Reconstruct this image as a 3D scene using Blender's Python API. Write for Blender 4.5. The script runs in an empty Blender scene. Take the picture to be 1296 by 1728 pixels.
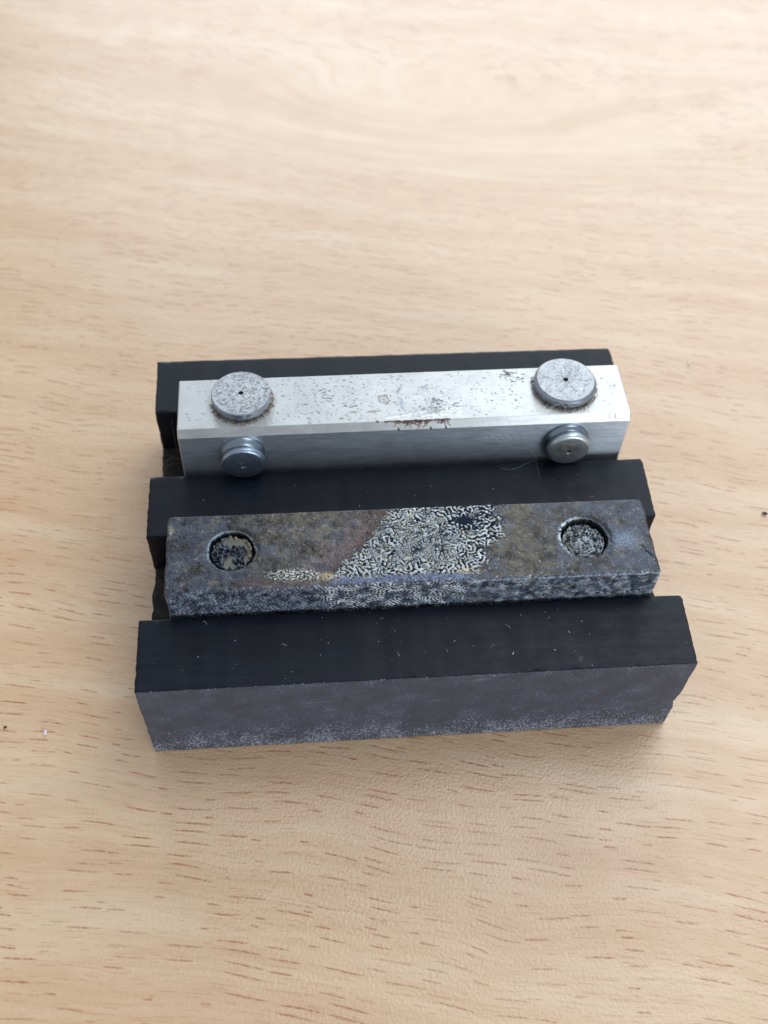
import bpy, math
import numpy as np
from mathutils import Matrix, Vector

MM = 0.001
scn = bpy.context.scene
COL = scn.collection
rad = math.radians

# ------------------------------------------------------------------ camera
cam = bpy.data.cameras.new('camera')
cam_ob = bpy.data.objects.new('camera', cam)
COL.objects.link(cam_ob)
cam_ob.location = (-18.018 * MM, -163.683 * MM, 189.637 * MM)
cam_ob.rotation_euler = (rad(36.354), rad(-1.794), rad(-4.233))
cam.sensor_fit = 'VERTICAL'
cam.sensor_height = 36.0
cam.sensor_width = 27.0
cam.lens = 36.616
cam.clip_start = 0.01
cam.clip_end = 50.0
cam.dof.use_dof = True
cam.dof.focus_distance = 0.194
cam.dof.aperture_fstop = 17.0
scn.camera = cam_ob

# ------------------------------------------------------------------ light
world = bpy.data.worlds.new('World')
scn.world = world
world.use_nodes = True
bg = world.node_tree.nodes['Background']
bg.inputs['Color'].default_value = (0.84, 0.92, 1.0, 1)
bg.inputs['Strength'].default_value = 0.56


def area(name, loc, target, sx, sy, power, colour):
    l = bpy.data.lights.new(name, 'AREA')
    l.shape = 'RECTANGLE'
    l.size, l.size_y = sx, sy
    l.energy = power
    l.color = colour
    o = bpy.data.objects.new(name, l)
    COL.objects.link(o)
    o.location = loc
    d = Vector(target) - Vector(loc)
    o.rotation_euler = d.to_track_quat('-Z', 'Y').to_euler()
    return o


area('window_light', (0.42, 1.40, 0.72), (0, 0.05, 0), 1.9, 1.0, 21.0, (0.80, 0.91, 1.0))
area('ceiling_light', (0.55, 0.40, 1.35), (0, 0, 0), 0.8, 0.8, 7.0, (0.90, 0.96, 1.0))
area('side_window_light', (0.68, -1.28, 0.36), (0, 0, 0), 0.75, 0.6, 12.0, (0.84, 0.93, 1.0))

scn.view_settings.view_transform = 'Standard'
scn.view_settings.look = 'None'
scn.view_settings.gamma = 1.0
scn.view_settings.use_curve_mapping = False
scn.view_settings.exposure = 0.0


# ------------------------------------------------------------------ helpers
def lin(r, g, b):
    c = np.array([r, g, b], float) / 255.0
    return np.where(c <= 0.04045, c / 12.92, ((c + 0.055) / 1.055) ** 2.4)


def lin4(r, g, b):
    return tuple(lin(r, g, b)) + (1.0,)


def sstep(a, b, x):
    t = np.clip((x - a) / (b - a), 0, 1)
    return t * t * (3 - 2 * t)


def mix(a, b, t):
    t = t[..., None]
    return a * (1 - t) + b * t


def band(shape, lo, hi, seed, ax=1.0, ay=1.0):
    """noise with wavelengths between lo and hi pixels; ax, ay stretch it"""
    r = np.random.default_rng(seed)
    f = np.fft.rfft2(r.standard_normal(shape))
    fy = np.fft.fftfreq(shape[0])[:, None] * ay
    fx = np.fft.rfftfreq(shape[1])[None, :] * ax
    k = np.sqrt(fx * fx + fy * fy) + 1e-9
    w = np.exp(-(k * lo) ** 2 * 1.0) * (1 - np.exp(-(k * hi) ** 2 * 1.5)) / k ** 0.5
    n = np.fft.irfft2(f * w, shape)
    return n / n.std()


def worms(shape, wl, seed, n=9, width=0.28, ax=1.0, ay=1.0):
    """labyrinth of wandering folds with wavelength wl pixels"""
    r = np.random.default_rng(seed)
    x = r.standard_normal(shape)
    fy = np.fft.fftfreq(shape[0])[:, None] * ay
    fx = np.fft.rfftfreq(shape[1])[None, :] * ax
    k = np.sqrt(fx * fx + fy * fy) * wl
    w = np.exp(-((k - 1) / width) ** 2)
    for i in range(n):
        x = np.fft.irfft2(np.fft.rfft2(x) * w, shape)
        x = np.tanh(1.6 * x / x.std())
    return x


class Canvas:
    """a map over a surface in millimetres, sampled by vertices"""

    def __init__(s, x0, x1, y0, y1, res):
        s.x0, s.y0, s.res = x0, y0, res
        s.nx = int((x1 - x0) / res) + 1
        s.ny = int((y1 - y0) / res) + 1
        s.shape = (s.ny, s.nx)
        s.X = (x0 + np.arange(s.nx) * res)[None, :]
        s.Y = (y0 + np.arange(s.ny) * res)[:, None]

    def zeros(s):
        return np.zeros(s.shape)

    def stroke(s, a, xa, ya, xb, yb, w, v=1.0, soft=0.5):
        m = w * 1.5 + s.res * 2
        i0 = max(int((min(xa, xb) - m - s.x0) / s.res), 0)
        i1 = min(int((max(xa, xb) + m - s.x0) / s.res) + 2, s.nx)
        j0 = max(int((min(ya, yb) - m - s.y0) / s.res), 0)
        j1 = min(int((max(ya, yb) + m - s.y0) / s.res) + 2, s.ny)
        if i1 <= i0 or j1 <= j0:
            return
        x = s.X[:, i0:i1]
        y = s.Y[j0:j1]
        dx, dy = xb - xa, yb - ya
        L2 = dx * dx + dy * dy + 1e-9
        t = np.clip(((x - xa) * dx + (y - ya) * dy) / L2, 0, 1)
        d = np.hypot(x - xa - t * dx, y - ya - t * dy)
        k = (1 - sstep(w * (1 - soft), w * (1 + soft), d)) * v
        a[j0:j1, i0:i1] = np.maximum(a[j0:j1, i0:i1], k)

    def path(s, a, pts, w, v=1.0):
        for (p, q) in zip(pts[:-1], pts[1:]):
            s.stroke(a, p[0], p[1], q[0], q[1], w, v)

    def sample(s, a, x, y):
        fx = np.clip((x - s.x0) / s.res, 0, s.nx - 1.001)
        fy = np.clip((y - s.y0) / s.res, 0, s.ny - 1.001)
        i = fx.astype(int)
        j = fy.astype(int)
        u = fx - i
        v = fy - j
        if a.ndim == 3:
            u = u[..., None]
            v = v[..., None]
        return (a[j, i] * (1 - u) * (1 - v) + a[j, i + 1] * u * (1 - v)
                + a[j + 1, i] * (1 - u) * v + a[j + 1, i + 1] * u * v)


def make_mesh(name, co, quads, tris=None, smooth=True, attrs=None, uv=None, mat_index=None):
    me = bpy.data.meshes.new(name)
    co = np.asarray(co, float).reshape(-1, 3) * MM
    quads = np.asarray(quads, np.int32).reshape(-1, 4)
    tris = np.zeros((0, 3), np.int32) if tris is None else np.asarray(tris, np.int32).reshape(-1, 3)
    nq, nt = len(quads), len(tris)
    me.vertices.add(len(co))
    me.vertices.foreach_set('co', co.astype(np.float32).ravel())
    li = np.concatenate([quads.ravel(), tris.ravel()]).astype(np.int32)
    me.loops.add(len(li))
    me.loops.foreach_set('vertex_index', li)
    me.polygons.add(nq + nt)
    ls = np.concatenate([np.arange(nq) * 4, nq * 4 + np.arange(nt) * 3]).astype(np.int32)
    me.polygons.foreach_set('loop_start', ls)
    sm = np.full(nq + nt, bool(smooth))
    me.polygons.foreach_set('use_smooth', sm)
    if mat_index is not None:
        me.polygons.foreach_set('material_index', np.asarray(mat_index, np.int32))
    for k, v in (attrs or {}).items():
        v = np.asarray(v, np.float32)
        if v.ndim == 2:
            at = me.attributes.new(k, 'FLOAT_COLOR', 'POINT')
            c = np.ones((len(co), 4), np.float32)
            c[:, :3] = v
            at.data.foreach_set('color', c.ravel())
        else:
            at = me.attributes.new(k, 'FLOAT', 'POINT')
            at.data.foreach_set('value', v.ravel())
    if uv is not None:
        l = me.uv_layers.new(name='along')
        l.data.foreach_set('uv', np.asarray(uv, np.float32)[li].ravel())
    me.update(calc_edges=True)
    me.validate()
    return me


def link(name, me, mats, parent=None):
    o = bpy.data.objects.new(name, me)
    COL.objects.link(o)
    for m in (mats if isinstance(mats, (list, tuple)) else [mats]):
        me.materials.append(m)
    if parent:
        o.parent = parent
    return o


def tag(o, label=None, cat=None, group=None, kind=None):
    if label:
        o['label'] = label
    if cat:
        o['category'] = cat
    if group:
        o['group'] = group
    if kind:
        o['kind'] = kind
    return o


def empty(name, loc, rz=0.0):
    o = bpy.data.objects.new(name, None)
    o.empty_display_size = 0.01
    COL.objects.link(o)
    o.location = [c * MM for c in loc]
    o.rotation_euler = (0, 0, rz)
    return o


def section(corners, radii, spac):
    """closed rounded polygon in (y, z) starting at its first corner, with normals, arc length and edge index.
    spac[k]: spacing along the edge that leaves corner k, a number or a list of (until, spacing)"""
    C = [np.array(c, float) for c in corners]
    n = len(C)
    P, N, E = [], [], []
    for k in range(n):
        a, b, c, d2 = C[k - 1], C[k], C[(k + 1) % n], C[(k + 2) % n]
        r0, r1 = radii[k], radii[(k + 1) % n]
        u0 = (b - a) / np.linalg.norm(b - a)
        u1 = (c - b) / np.linalg.norm(c - b)
        u2 = (d2 - c) / np.linalg.norm(d2 - c)
        n0 = np.array([u0[1], -u0[0]])
        n1 = np.array([u1[1], -u1[0]])
        half0 = math.acos(np.clip(u0 @ u1, -1, 1)) / 2
        half1 = math.acos(np.clip(u1 @ u2, -1, 1)) / 2
        t0, t1 = r0 * math.tan(half0), r1 * math.tan(half1)
        cen = b - u0 * t0 - n0 * r0
        seg = 5
        for i in range(seg):
            f = (i + 0.5) / seg if False else i / seg
            ang = f * 2 * half0
            v = (n0 * math.sin(2 * half0 - ang) + n1 * math.sin(ang)) / math.sin(2 * half0)
            P.append(cen + v * r0)
            N.append(v)
            E.append(k)
        Lq = np.linalg.norm(c - b) - t0 - t1
        sp = spac[k]
        if not isinstance(sp, (list, tuple)):
            sp = [(1e9, sp)]
        pos, x = [0.0], 0.0
        for until, h in sp:
            e = min(until, Lq)
            m = max(1, int(round((e - x) / h)))
            if e > x:
                pos += list(x + (e - x) * (np.arange(m) + 1) / m)
                x = e
        for q in pos[:-1]:
            P.append(b + u1 * (t0 + q))
            N.append(n1)
            E.append(k)
    P, N = np.array(P), np.array(N)
    s = np.concatenate([[0], np.cumsum(np.linalg.norm(np.diff(P, axis=0), axis=1))])
    return P, N, s, np.array(E)


def sweep(P, N, xs, end_r, height=None, xoff=None):
    """rounded bar along x; height(i,j grid) is added along the normals"""
    nx, ns = len(xs), len(P)
    xa, xb = xs[0], xs[-1]
    d = np.minimum(xs - xa, xb - xs)
    ins = np.where(d < end_r, end_r - np.sqrt(np.maximum(end_r ** 2 - (end_r - np.minimum(d, end_r)) ** 2, 0)), 0)
    h = -ins[:, None] + (0 if height is None else height)
    co = np.zeros((nx, ns, 3))
    co[..., 0] = xs[:, None]
    co[..., 1] = P[None, :, 0] + N[None, :, 0] * h
    co[..., 2] = P[None, :, 1] + N[None, :, 1] * h
    if xoff is not None:
        co[..., 0] += xoff(co)
    idx = np.arange(nx * ns).reshape(nx, ns)
    nxt = np.roll(idx, -1, axis=1)
    q = np.stack([idx[:-1], nxt[:-1], nxt[1:], idx[1:]], -1).reshape(-1, 4)
    n0 = nx * ns
    c0, c1 = co[0], co[-1]
    cap = np.concatenate([c0, c0.mean(0)[None], c1, c1.mean(0)[None]])
    a = np.arange(ns)
    b = np.roll(a, -1)
    t0 = np.stack([n0 + b, n0 + a, np.full(ns, n0 + ns)], -1)
    t1 = np.stack([n0 + ns + 1 + a, n0 + ns + 1 + b, np.full(ns, n0 + 2 * ns + 1)], -1)
    return np.concatenate([co.reshape(-1, 3), cap]), q, np.concatenate([t0, t1]), (nx, ns)


def end_xs(xa, xb, h, r):
    e = r * np.array([0, 0.05, 0.15, 0.3, 0.55, 1.0])
    n = max(2, int((xb - xa - 2 * r) / h))
    return np.concatenate([xa + e, np.linspace(xa + r, xb - r, n)[1:-1], xb - e[::-1]])


def lathe(prof, nth):
    """profile of (r, z, sharp) from the axis outwards and down; returns co, quads, tris"""
    th = np.arange(nth) / nth * 2 * math.pi
    rings = []
    co = []
    q = []
    base = 0
    prev = None
    tr = []
    for (r, z, sharp) in prof:
        ring = np.stack([np.cos(th) * r, np.sin(th) * r, np.full(nth, z)], -1)
        for rep in range(2 if sharp else 1):
            co.append(ring)
            ids = base + np.arange(nth)
            base += nth
            if prev is not None and rep == 0:
                nx_ = np.roll(prev, -1)
                nn = np.roll(ids, -1)
                q.append(np.stack([prev, ids, nn, nx_], -1))
            prev = ids
    co = np.concatenate(co)
    # cap of the innermost ring
    first = np.arange(nth)
    co = np.concatenate([co, [[0, 0, prof[0][1]]]])
    tr = np.stack([first, np.roll(first, -1), np.full(nth, len(co) - 1)], -1)
    return co, np.concatenate(q), tr


# ------------------------------------------------------------------ node helper
class Mat:
    def __init__(s, name):
        s.m = bpy.data.materials.new(name)
        s.m.use_nodes = True
        s.t = s.m.node_tree
        s.p = s.t.nodes['Principled BSDF']

    def node(s, typ, **kw):
        n = s.t.nodes.new(typ)
        for k, v in kw.items():
            setattr(n, k, v)
        return n

    def put(s, sock, v):
        if hasattr(v, 'is_linked') or isinstance(v, bpy.types.NodeSocket):
            s.t.links.new(v, sock)
        else:
            sock.default_value = v

    def math(s, op, a, b=0.0, c=0.0, clamp=False):
        n = s.node('ShaderNodeMath', operation=op, use_clamp=clamp)
        s.put(n.inputs[0], a)
        s.put(n.inputs[1], b)
        s.put(n.inputs[2], c)
        return n.outputs[0]

    def vec(s, x, y, z):
        n = s.node('ShaderNodeCombineXYZ')
        s.put(n.inputs[0], x)
        s.put(n.inputs[1], y)
        s.put(n.inputs[2], z)
        return n.outputs[0]

    def xyz(s, v):
        n = s.node('ShaderNodeSeparateXYZ')
        s.put(n.inputs[0], v)
        return n.outputs

    def pos_mm(s):
        tc = s.node('ShaderNodeTexCoord')
        n = s.node('ShaderNodeVectorMath', operation='SCALE')
        s.put(n.inputs[0], tc.outputs['Object'])
        n.inputs['Scale'].default_value = 1000.0
        return n.outputs[0]

    def noise(s, v, scale, detail=2.0, rough=0.5, out='Fac'):
        n = s.node('ShaderNodeTexNoise')
        s.put(n.inputs['Vector'], v)
        n.inputs['Scale'].default_value = scale
        n.inputs['Detail'].default_value = detail
        n.inputs['Roughness'].default_value = rough
        return n.outputs[out]

    def ramp(s, f, a, b, va=0.0, vb=1.0):
        n = s.node('ShaderNodeMapRange', interpolation_type='SMOOTHSTEP')
        s.put(n.inputs['Value'], f)
        s.put(n.inputs['From Min'], a)
        s.put(n.inputs['From Max'], b)
        s.put(n.inputs['To Min'], va)
        s.put(n.inputs['To Max'], vb)
        return n.outputs['Result']

    def mix(s, f, a, b):
        n = s.node('ShaderNodeMix', data_type='RGBA')
        s.put(n.inputs['Factor'], f)
        s.put(n.inputs['A'] if False else n.inputs[6], a)
        s.put(n.inputs[7], b)
        return n.outputs[2]

    def attr(s, name, out='Color'):
        n = s.node('ShaderNodeAttribute', attribute_name=name)
        return n.outputs[out]

    def bump(s, h, strength, dist, normal=None):
        n = s.node('ShaderNodeBump')
        n.inputs['Strength'].default_value = strength
        n.inputs['Distance'].default_value = dist * MM
        s.put(n.inputs['Height'], h)
        if normal is not None:
            s.put(n.inputs['Normal'], normal)
        return n.outputs[0]

    def set(s, **kw):
        names = {'color': 'Base Color', 'rough': 'Roughness', 'metal': 'Metallic', 'normal': 'Normal',
                 'spec': 'Specular IOR Level', 'aniso': 'Anisotropic', 'tangent': 'Tangent', 'arot': 'Anisotropic Rotation', 'coat': 'Coat Weight'}
        for k, v in kw.items():
            s.put(s.p.inputs[names[k]], v)
        return s.m


# ------------------------------------------------------------------ materials
def wood_material():
    M = Mat('beech_laminate')
    p = M.pos_mm()
    x, y, z = M.xyz(p)
    w1 = M.math('SUBTRACT', M.noise(p, 0.016, 2.0), 0.5)
    w2 = M.math('SUBTRACT', M.noise(p, 0.05, 2.0), 0.5)
    v = M.math('ADD', y, M.math('MULTIPLY', x, 0.2))
    du = M.math('DIVIDE', M.math('SUBTRACT', x, 22.0), 70.0)
    dv = M.math('DIVIDE', M.math('SUBTRACT', v, 133.0), 27.0)
    G = M.math('EXPONENT', M.math('MULTIPLY', M.math('ADD', M.math('MULTIPLY', du, du), M.math('MULTIPLY', dv, dv)), -1.0))
    g = M.math('ADD', v, M.math('MULTIPLY', G, 35.0))
    g = M.math('ADD', g, M.math('MULTIPLY', w1, 12.0))
    g = M.math('ADD', g, M.math('MULTIPLY', w2, 1.6))
    # broad growth bands
    b1 = M.noise(M.vec(M.math('MULTIPLY', x, 0.12), g, 0.0), 0.055, 2.0, 0.5)
    b2 = M.noise(M.vec(M.math('MULTIPLY', x, 0.10), g, 7.0), 0.20, 3.0, 0.55)
    b3 = M.noise(M.vec(M.math('MULTIPLY', x, 0.07), g, 3.0), 1.5, 2.0, 0.6)
    t = M.math('ADD', M.math('MULTIPLY', b1, 0.55), M.math('MULTIPLY', b2, 0.45))
    t = M.ramp(t, 0.30, 0.70)
    col = M.mix(t, lin4(208, 169, 133), lin4(223, 192, 159))
    col = M.mix(M.ramp(b3, 0.38, 0.75, 0.0, 0.32), col, lin4(195, 150, 110))
    pale = M.ramp(M.noise(M.vec(M.math('MULTIPLY', x, 0.16), g, 21.0), 0.11, 2.0, 0.5), 0.56, 0.78, 0.0, 0.40)
    col = M.mix(pale, col, lin4(224, 204, 174))

    # ray flecks: short dark dashes lying along the grain
    def flecks(lx, ly, seed, lo, hi, wid, keep):
        q = M.vec(M.math('DIVIDE', M.math('ADD', x, seed), lx), M.math('DIVIDE', M.math('ADD', g, seed * 1.7), ly), 0.0)
        n = M.node('ShaderNodeTexVoronoi', voronoi_dimensions='2D', feature='F1')
        M.put(n.inputs['Vector'], q)
        n.inputs['Scale'].default_value = 1.0
        n.inputs['Randomness'].default_value = 0.9
        sub = M.node('ShaderNodeVectorMath', operation='SUBTRACT')
        M.put(sub.inputs[0], q)
        M.put(sub.inputs[1], n.outputs['Position'])
        ox, oy, oz = M.xyz(sub.outputs[0])
        cr, cg, cb = M.xyz(n.outputs['Color'])
        L = M.ramp(cr, 0.0, 1.0, lo, hi)
        ex = M.math('DIVIDE', ox, L)
        wob = M.math('MULTIPLY', M.math('SUBTRACT', M.noise(p, 0.9, 2.0), 0.5), 0.10)
        ey = M.math('DIVIDE', M.math('ADD', oy, wob), wid)
        d = M.math('ADD', M.math('MULTIPLY', M.math('MULTIPLY', ex, ex), M.math('MULTIPLY', ex, ex)), M.math('MULTIPLY', ey, ey))
        m = M.ramp(d, 0.10, 1.30, 1.0, 0.0)
        rough = M.ramp(M.noise(M.vec(M.math('MULTIPLY', x, 0.6), g, seed), 2.2, 2.0, 0.6), 0.30, 0.62, 0.25, 1.0)
        on = M.ramp(cg, keep, keep + 0.25, 0.0, 1.0)
        return M.math('MULTIPLY', M.math('MULTIPLY', m, rough), on)

    zone = M.ramp(M.noise(M.vec(M.math('MULTIPLY', x, 0.5), g, 5.0), 0.05, 1.0), 0.30, 0.60, 0.6, 1.0)
    zone = M.math('MULTIPLY', zone, M.ramp(G, 0.15, 0.5, 1.0, 0.0))
    f1 = M.math('MULTIPLY', flecks(9.0, 1.75, 13.0, 0.10, 0.42, 0.115, 0.22), zone)
    f2 = M.math('MULTIPLY', flecks(4.2, 0.95, 57.0, 0.14, 0.50, 0.13, 0.25), M.math('MULTIPLY', zone, 0.65))
    col = M.mix(M.math('MULTIPLY', f2, 0.65), col, lin4(166, 110, 70))
    col = M.mix(M.math('MULTIPLY', f1, 0.78), col, lin4(152, 82, 40))
    # pale mineral ticks and small dirt points
    dots = M.ramp(M.noise(p, 1.9, 2.0, 0.6), 0.74, 0.80, 0.0, 0.35)
    col = M.mix(dots, col, lin4(238, 226, 208))
    # embossed melamine grain
    e1 = M.noise(p, 1.75, 2.0, 0.45)
    e2 = M.noise(p, 0.10, 2.0)
    nb = M.bump(e1, 1.0, 0.09)
    nb = M.bump(M.math('MULTIPLY', f1, -1.0), 0.25, 0.06, nb)
    r = M.ramp(e2, 0.3, 0.7, 0.29, 0.36)
    return M.set(color=col, rough=r, spec=0.75, normal=nb)


def plastic_material(name, cut):
    M = Mat(name)
    p = M.pos_mm()
    x, y, z = M.xyz(p)
    if not cut:
        sc = M.noise(M.vec(M.math('MULTIPLY', x, 0.12), y, z), 0.9, 4.0, 0.6)
        cl = M.noise(p, 0.12, 3.0)
        col = M.mix(M.ramp(sc, 0.45, 0.8, 0.0, 0.5), lin4(8, 13, 25), lin4(16, 23, 40))
        col = M.mix(M.ramp(cl, 0.5, 0.75, 0.0, 0.4), col, lin4(15, 21, 36))
        sm = M.ramp(M.noise(M.vec(M.math('MULTIPLY', x, 0.3), M.math('ADD', y, M.math('MULTIPLY', x, 0.15)), z), 0.8, 5.0, 0.7), 0.60, 0.80, 0.0, 0.22)
        col = M.mix(sm, col, lin4(56, 64, 78))
        n = M.bump(M.noise(p, 2.5, 3.0, 0.6), 0.08, 0.06)
        return M.set(color=col, rough=M.ramp(M.math('ADD', M.math('MULTIPLY', sc, 0.5), M.math('MULTIPLY', M.noise(p, 0.3, 4.0, 0.65), 0.5)), 0.35, 0.65, 0.34, 0.50), spec=0.22, normal=n)
    cl = M.noise(p, 0.22, 3.0, 0.6)
    fine = M.noise(M.vec(x, y, M.math('MULTIPLY', z, 0.9)), 3.6, 3.0, 0.75)
    low = M.ramp(z, 12.0, 0.5, 0.0, 0.12)
    band_top = M.ramp(z, 22.5, 24.5, 0.0, 0.03)
    thr = M.math('SUBTRACT', M.math('SUBTRACT', 0.645, low), band_top)
    thr = M.math('SUBTRACT', thr, M.math('MULTIPLY', M.math('SUBTRACT', cl, 0.5), 0.24))
    speck = M.ramp(M.math('SUBTRACT', fine, thr), 0.0, 0.07, 0.0, 0.85)
    col = M.mix(M.ramp(cl, 0.35, 0.7), lin4(61, 64, 75), lin4(68, 73, 87))
    col = M.mix(speck, col, lin4(168, 172, 184))
    smear = M.ramp(M.noise(M.vec(M.math('MULTIPLY', x, 0.25), 0.0, z), 0.55, 4.0, 0.6), 0.60, 0.75, 0.0, 0.35)
    col = M.mix(smear, col, lin4(120, 124, 140))
    n = M.bump(fine, 0.35, 0.12)
    return M.set(color=col, rough=0.62, spec=0.35, normal=n)


def channel_material():
    M = Mat('channel_plastic')
    p = M.pos_mm()
    n1 = M.noise(p, 0.5, 4.0, 0.6)
    col = M.mix(M.ramp(n1, 0.4, 0.7), lin4(24, 22, 22), lin4(52, 46, 41))
    return M.set(color=col, rough=0.75, spec=0.3, normal=M.bump(n1, 0.3, 0.2))


def mapped_material(name, spec=0.5, aniso=0.0, grain=0.0, bump=0.0):
    """colour, roughness and metalness come from the surface's own map of marks"""
    M = Mat(name)
    p = M.pos_mm()
    s = M.attr('surface')
    r, m, b = M.xyz(s)
    col = M.attr('tint')
    kw = dict(color=col, rough=r, metal=m, spec=M.math('SUBTRACT', spec, b))
    if grain:
        x, y, z = M.xyz(p)
        st = M.noise(M.vec(M.math('MULTIPLY', x, 0.05), y, z), 7.0, 3.0, 0.7)
        kw['normal'] = M.bump(st, grain, 0.03)
        kw['rough'] = M.math('ADD', r, M.math('MULTIPLY', M.math('SUBTRACT', st, 0.5), 0.15))
    elif bump:
        kw['normal'] = M.bump(M.noise(p, 5.0, 3.0, 0.6), bump, 0.05)
    if aniso:
        tn = M.node('ShaderNodeTangent', direction_type='UV_MAP')
        tn.uv_map = 'along'
        kw['aniso'] = aniso
        kw['arot'] = 0.25
        kw['tangent'] = tn.outputs[0]
    return M.set(**kw)


def bits_material():
    M = Mat('specks')
    return M.set(color=M.attr('tint'), rough=0.8, spec=0.3)


MAT_WOOD = wood_material()
MAT_PLASTIC = plastic_material('black_plastic', False)
MAT_CUT = plastic_material('cut_plastic_face', True)
MAT_CHANNEL = channel_material()
MAT_ALU = mapped_material('marked_aluminium', aniso=0.85, grain=0.25)
MAT_DISC = mapped_material('pitted_steel', bump=0.08)
MAT_BUTTON = mapped_material('worn_steel_button', bump=0.05)
MAT_STEEL = mapped_material('wrinkled_steel', bump=0.04)
MAT_PLUG = mapped_material('crusted_plug', bump=0.15)
MAT_BITS = bits_material()

# ------------------------------------------------------------------ table
xs = np.array([-700, 900.0])
tp = np.array([[-700, -600, 0], [900, -600, 0], [900, 900, 0], [-700, 900, 0],
               [-700, -600, -25], [900, -600, -25], [900, 900, -25], [-700, 900, -25]], float)
tq = [[0, 1, 2, 3], [7, 6, 5, 4], [4, 5, 1, 0], [5, 6, 2, 1], [6, 7, 3, 2], [7, 4, 0, 3]]
table = link('table_top', make_mesh('table_top', tp, tq, smooth=False), MAT_WOOD)
tag(table, 'pale beech laminate table top with brown grain flecks', kind='structure')

# ------------------------------------------------------------------ black holder block
H = 24.9
holder = empty('bar_holder', (0, -40, 0))
tag(holder, 'black plastic block with three rails and two channels holding both metal bars', 'holder')


def wob1d(v, seed, scale, amp):
    r = np.random.default_rng(seed)
    g = r.standard_normal(4000)
    k = np.exp(-0.5 * (np.arange(-40, 41) / 4.0) ** 2)
    g = np.convolve(g, k / np.sqrt((k ** 2).sum()), 'same')
    return np.interp(v * scale + 1000, np.arange(4000), g) * amp


def rail(y_back, y_front, left, right, seed, chip=False):
    """left/right: (x at back, x at front)"""
    yb, yf = y_back + 40, y_front + 40
    P, N, s, E = section([(yb, H), (yf, H), (yf, 0), (yb, 0)], [0.25, 0.22, 0.3, 0.3], [0.7, 0.5, 0.7, 1.2])
    xs = end_xs(-50.0, 50.0, 0.4, 0.22)
    hgt = np.zeros((len(xs), len(P)))
    # small nicks along the two upper edges
    corner = (np.abs(N[:, 0]) > 0.05) & (N[:, 1] > 0.05)
    nk = np.clip(wob1d(xs * 1.0, seed + 7, 14, 1.0) - 1.1, 0, 2) * 0.05
    nk2 = np.clip(wob1d(xs * 1.0, seed + 8, 14, 1.0) - 1.1, 0, 2) * 0.05
    hgt -= np.where(corner & (N[:, 0] < 0), 1, 0)[None, :] * nk[:, None]
    hgt -= np.where(corner & (N[:, 0] > 0), 1, 0)[None, :] * nk2[:, None]
    hgt += wob1d(xs, seed, 4, 0.02)[:, None]

    def xoff(co):
        x, y, z = co[..., 0], co[..., 1], co[..., 2]
        f = (yb - y) / (yb - yf)
        tl = left[0] * (1 - f) + left[1] * f + 50
        tr = right[0] * (1 - f) + right[1] * f - 50
        wl = wob1d(z * 1.0 + y * 2.3, seed + 1, 8, 0.045)
        wr = wob1d(z * 1.0 + y * 2.3, seed + 2, 8, 0.04)
        # rounded rear corner of the right end, seen from above
        cr = np.clip(1 - (yb - y) / 1.1, 0, 1)
        tr = tr - 0.5 * cr ** 2
        if chip:
            c = np.exp(-((z - 9.0) / 1.0) ** 2) * sstep(yf + 3.0, yf, y)
            tr = tr - 0.75 * c - 0.35 * np.exp(-((z - 11.0) / 1.2) ** 2) * sstep(yf + 3, yf, y)
        near_l = np.clip(1 - (x + 50) / 6.0, 0, 1)
        near_r = np.clip(1 - (50 - x) / 6.0, 0, 1)
        return (tl + wl) * near_l + (tr + wr) * near_r

    co, q, t, (nx, ns) = sweep(P, N, xs, 0.22, hgt, xoff)
    mi = np.zeros(len(q) + len(t), int)
    if chip:   # the front face is sawn, all others are moulded
        e = np.tile(E, nx - 1)
        j = np.tile(np.arange(ns), nx - 1)
        mi[:len(q)] = ((e == 1) & (N[j][:, 0] < -0.8)).astype(int)
    return link('rail', make_mesh('rail', co, q, t, mat_index=mi), [MAT_PLASTIC, MAT_CUT], holder)


rail(0.0, -15.0, (-50.2, -49.95), (50.0, 50.0), 11)
rail(-32.06, -46.67, (-50.0, -49.9), (50.3, 49.8), 22)
fr = rail(-65.1, -79.6, (-50.1, -49.95), (50.5, 49.95), 33, chip=True)
fr['label'] = 'front rail with a dusty grey sawn front face and a chipped right corner'


def channel_floor(y_back, y_front, z, seed):
    yb, yf = y_back + 40 + 0.15, y_front + 40 - 0.15
    P, N, s, E = section([(yb, z), (yf, z), (yf, 0.4), (yb, 0.4)], [0.05] * 4, [0.8, 2, 2, 2])
    xs = end_xs(-49.7, 49.6, 1.0, 0.3)
    hg = (np.cumsum(np.zeros(len(xs)))[:, None] + wob1d(xs, seed, 5, 0.08)[:, None]) * np.ones(len(P))

    def xoff(co):
        return wob1d(co[..., 1] * 3, seed + 3, 5, 0.2) * (np.abs(co[..., 0]) > 48)
    co, q, t, _ = sweep(P, N, xs, 0.3, hg, xoff)
    return link('channel_floor', make_mesh('channel_floor', co, q, t), MAT_CHANNEL, holder)


channel_floor(-15.0, -32.06, 13.2, 5)
channel_floor(-46.67, -65.1, 14.0, 6)

# ------------------------------------------------------------------ bright aluminium bar
BX, BY, BZ = 1.38, -22.3, 35.5
B_ROT = rad(0.42)
alu = empty('gauge_bar', (BX, BY, 13.25), B_ROT)
tag(alu, 'bright silver bar with two discs on top and two buttons in front, in rear channel', 'metal bar')
zt = BZ - 13.25            # top in local z


def bl(x, y):              # world mm -> bar local
    c, s_ = math.cos(-B_ROT), math.sin(-B_ROT)
    dx, dy = x - BX, y - BY
    return (dx * c - dy * s_, dx * s_ + dy * c)


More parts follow.
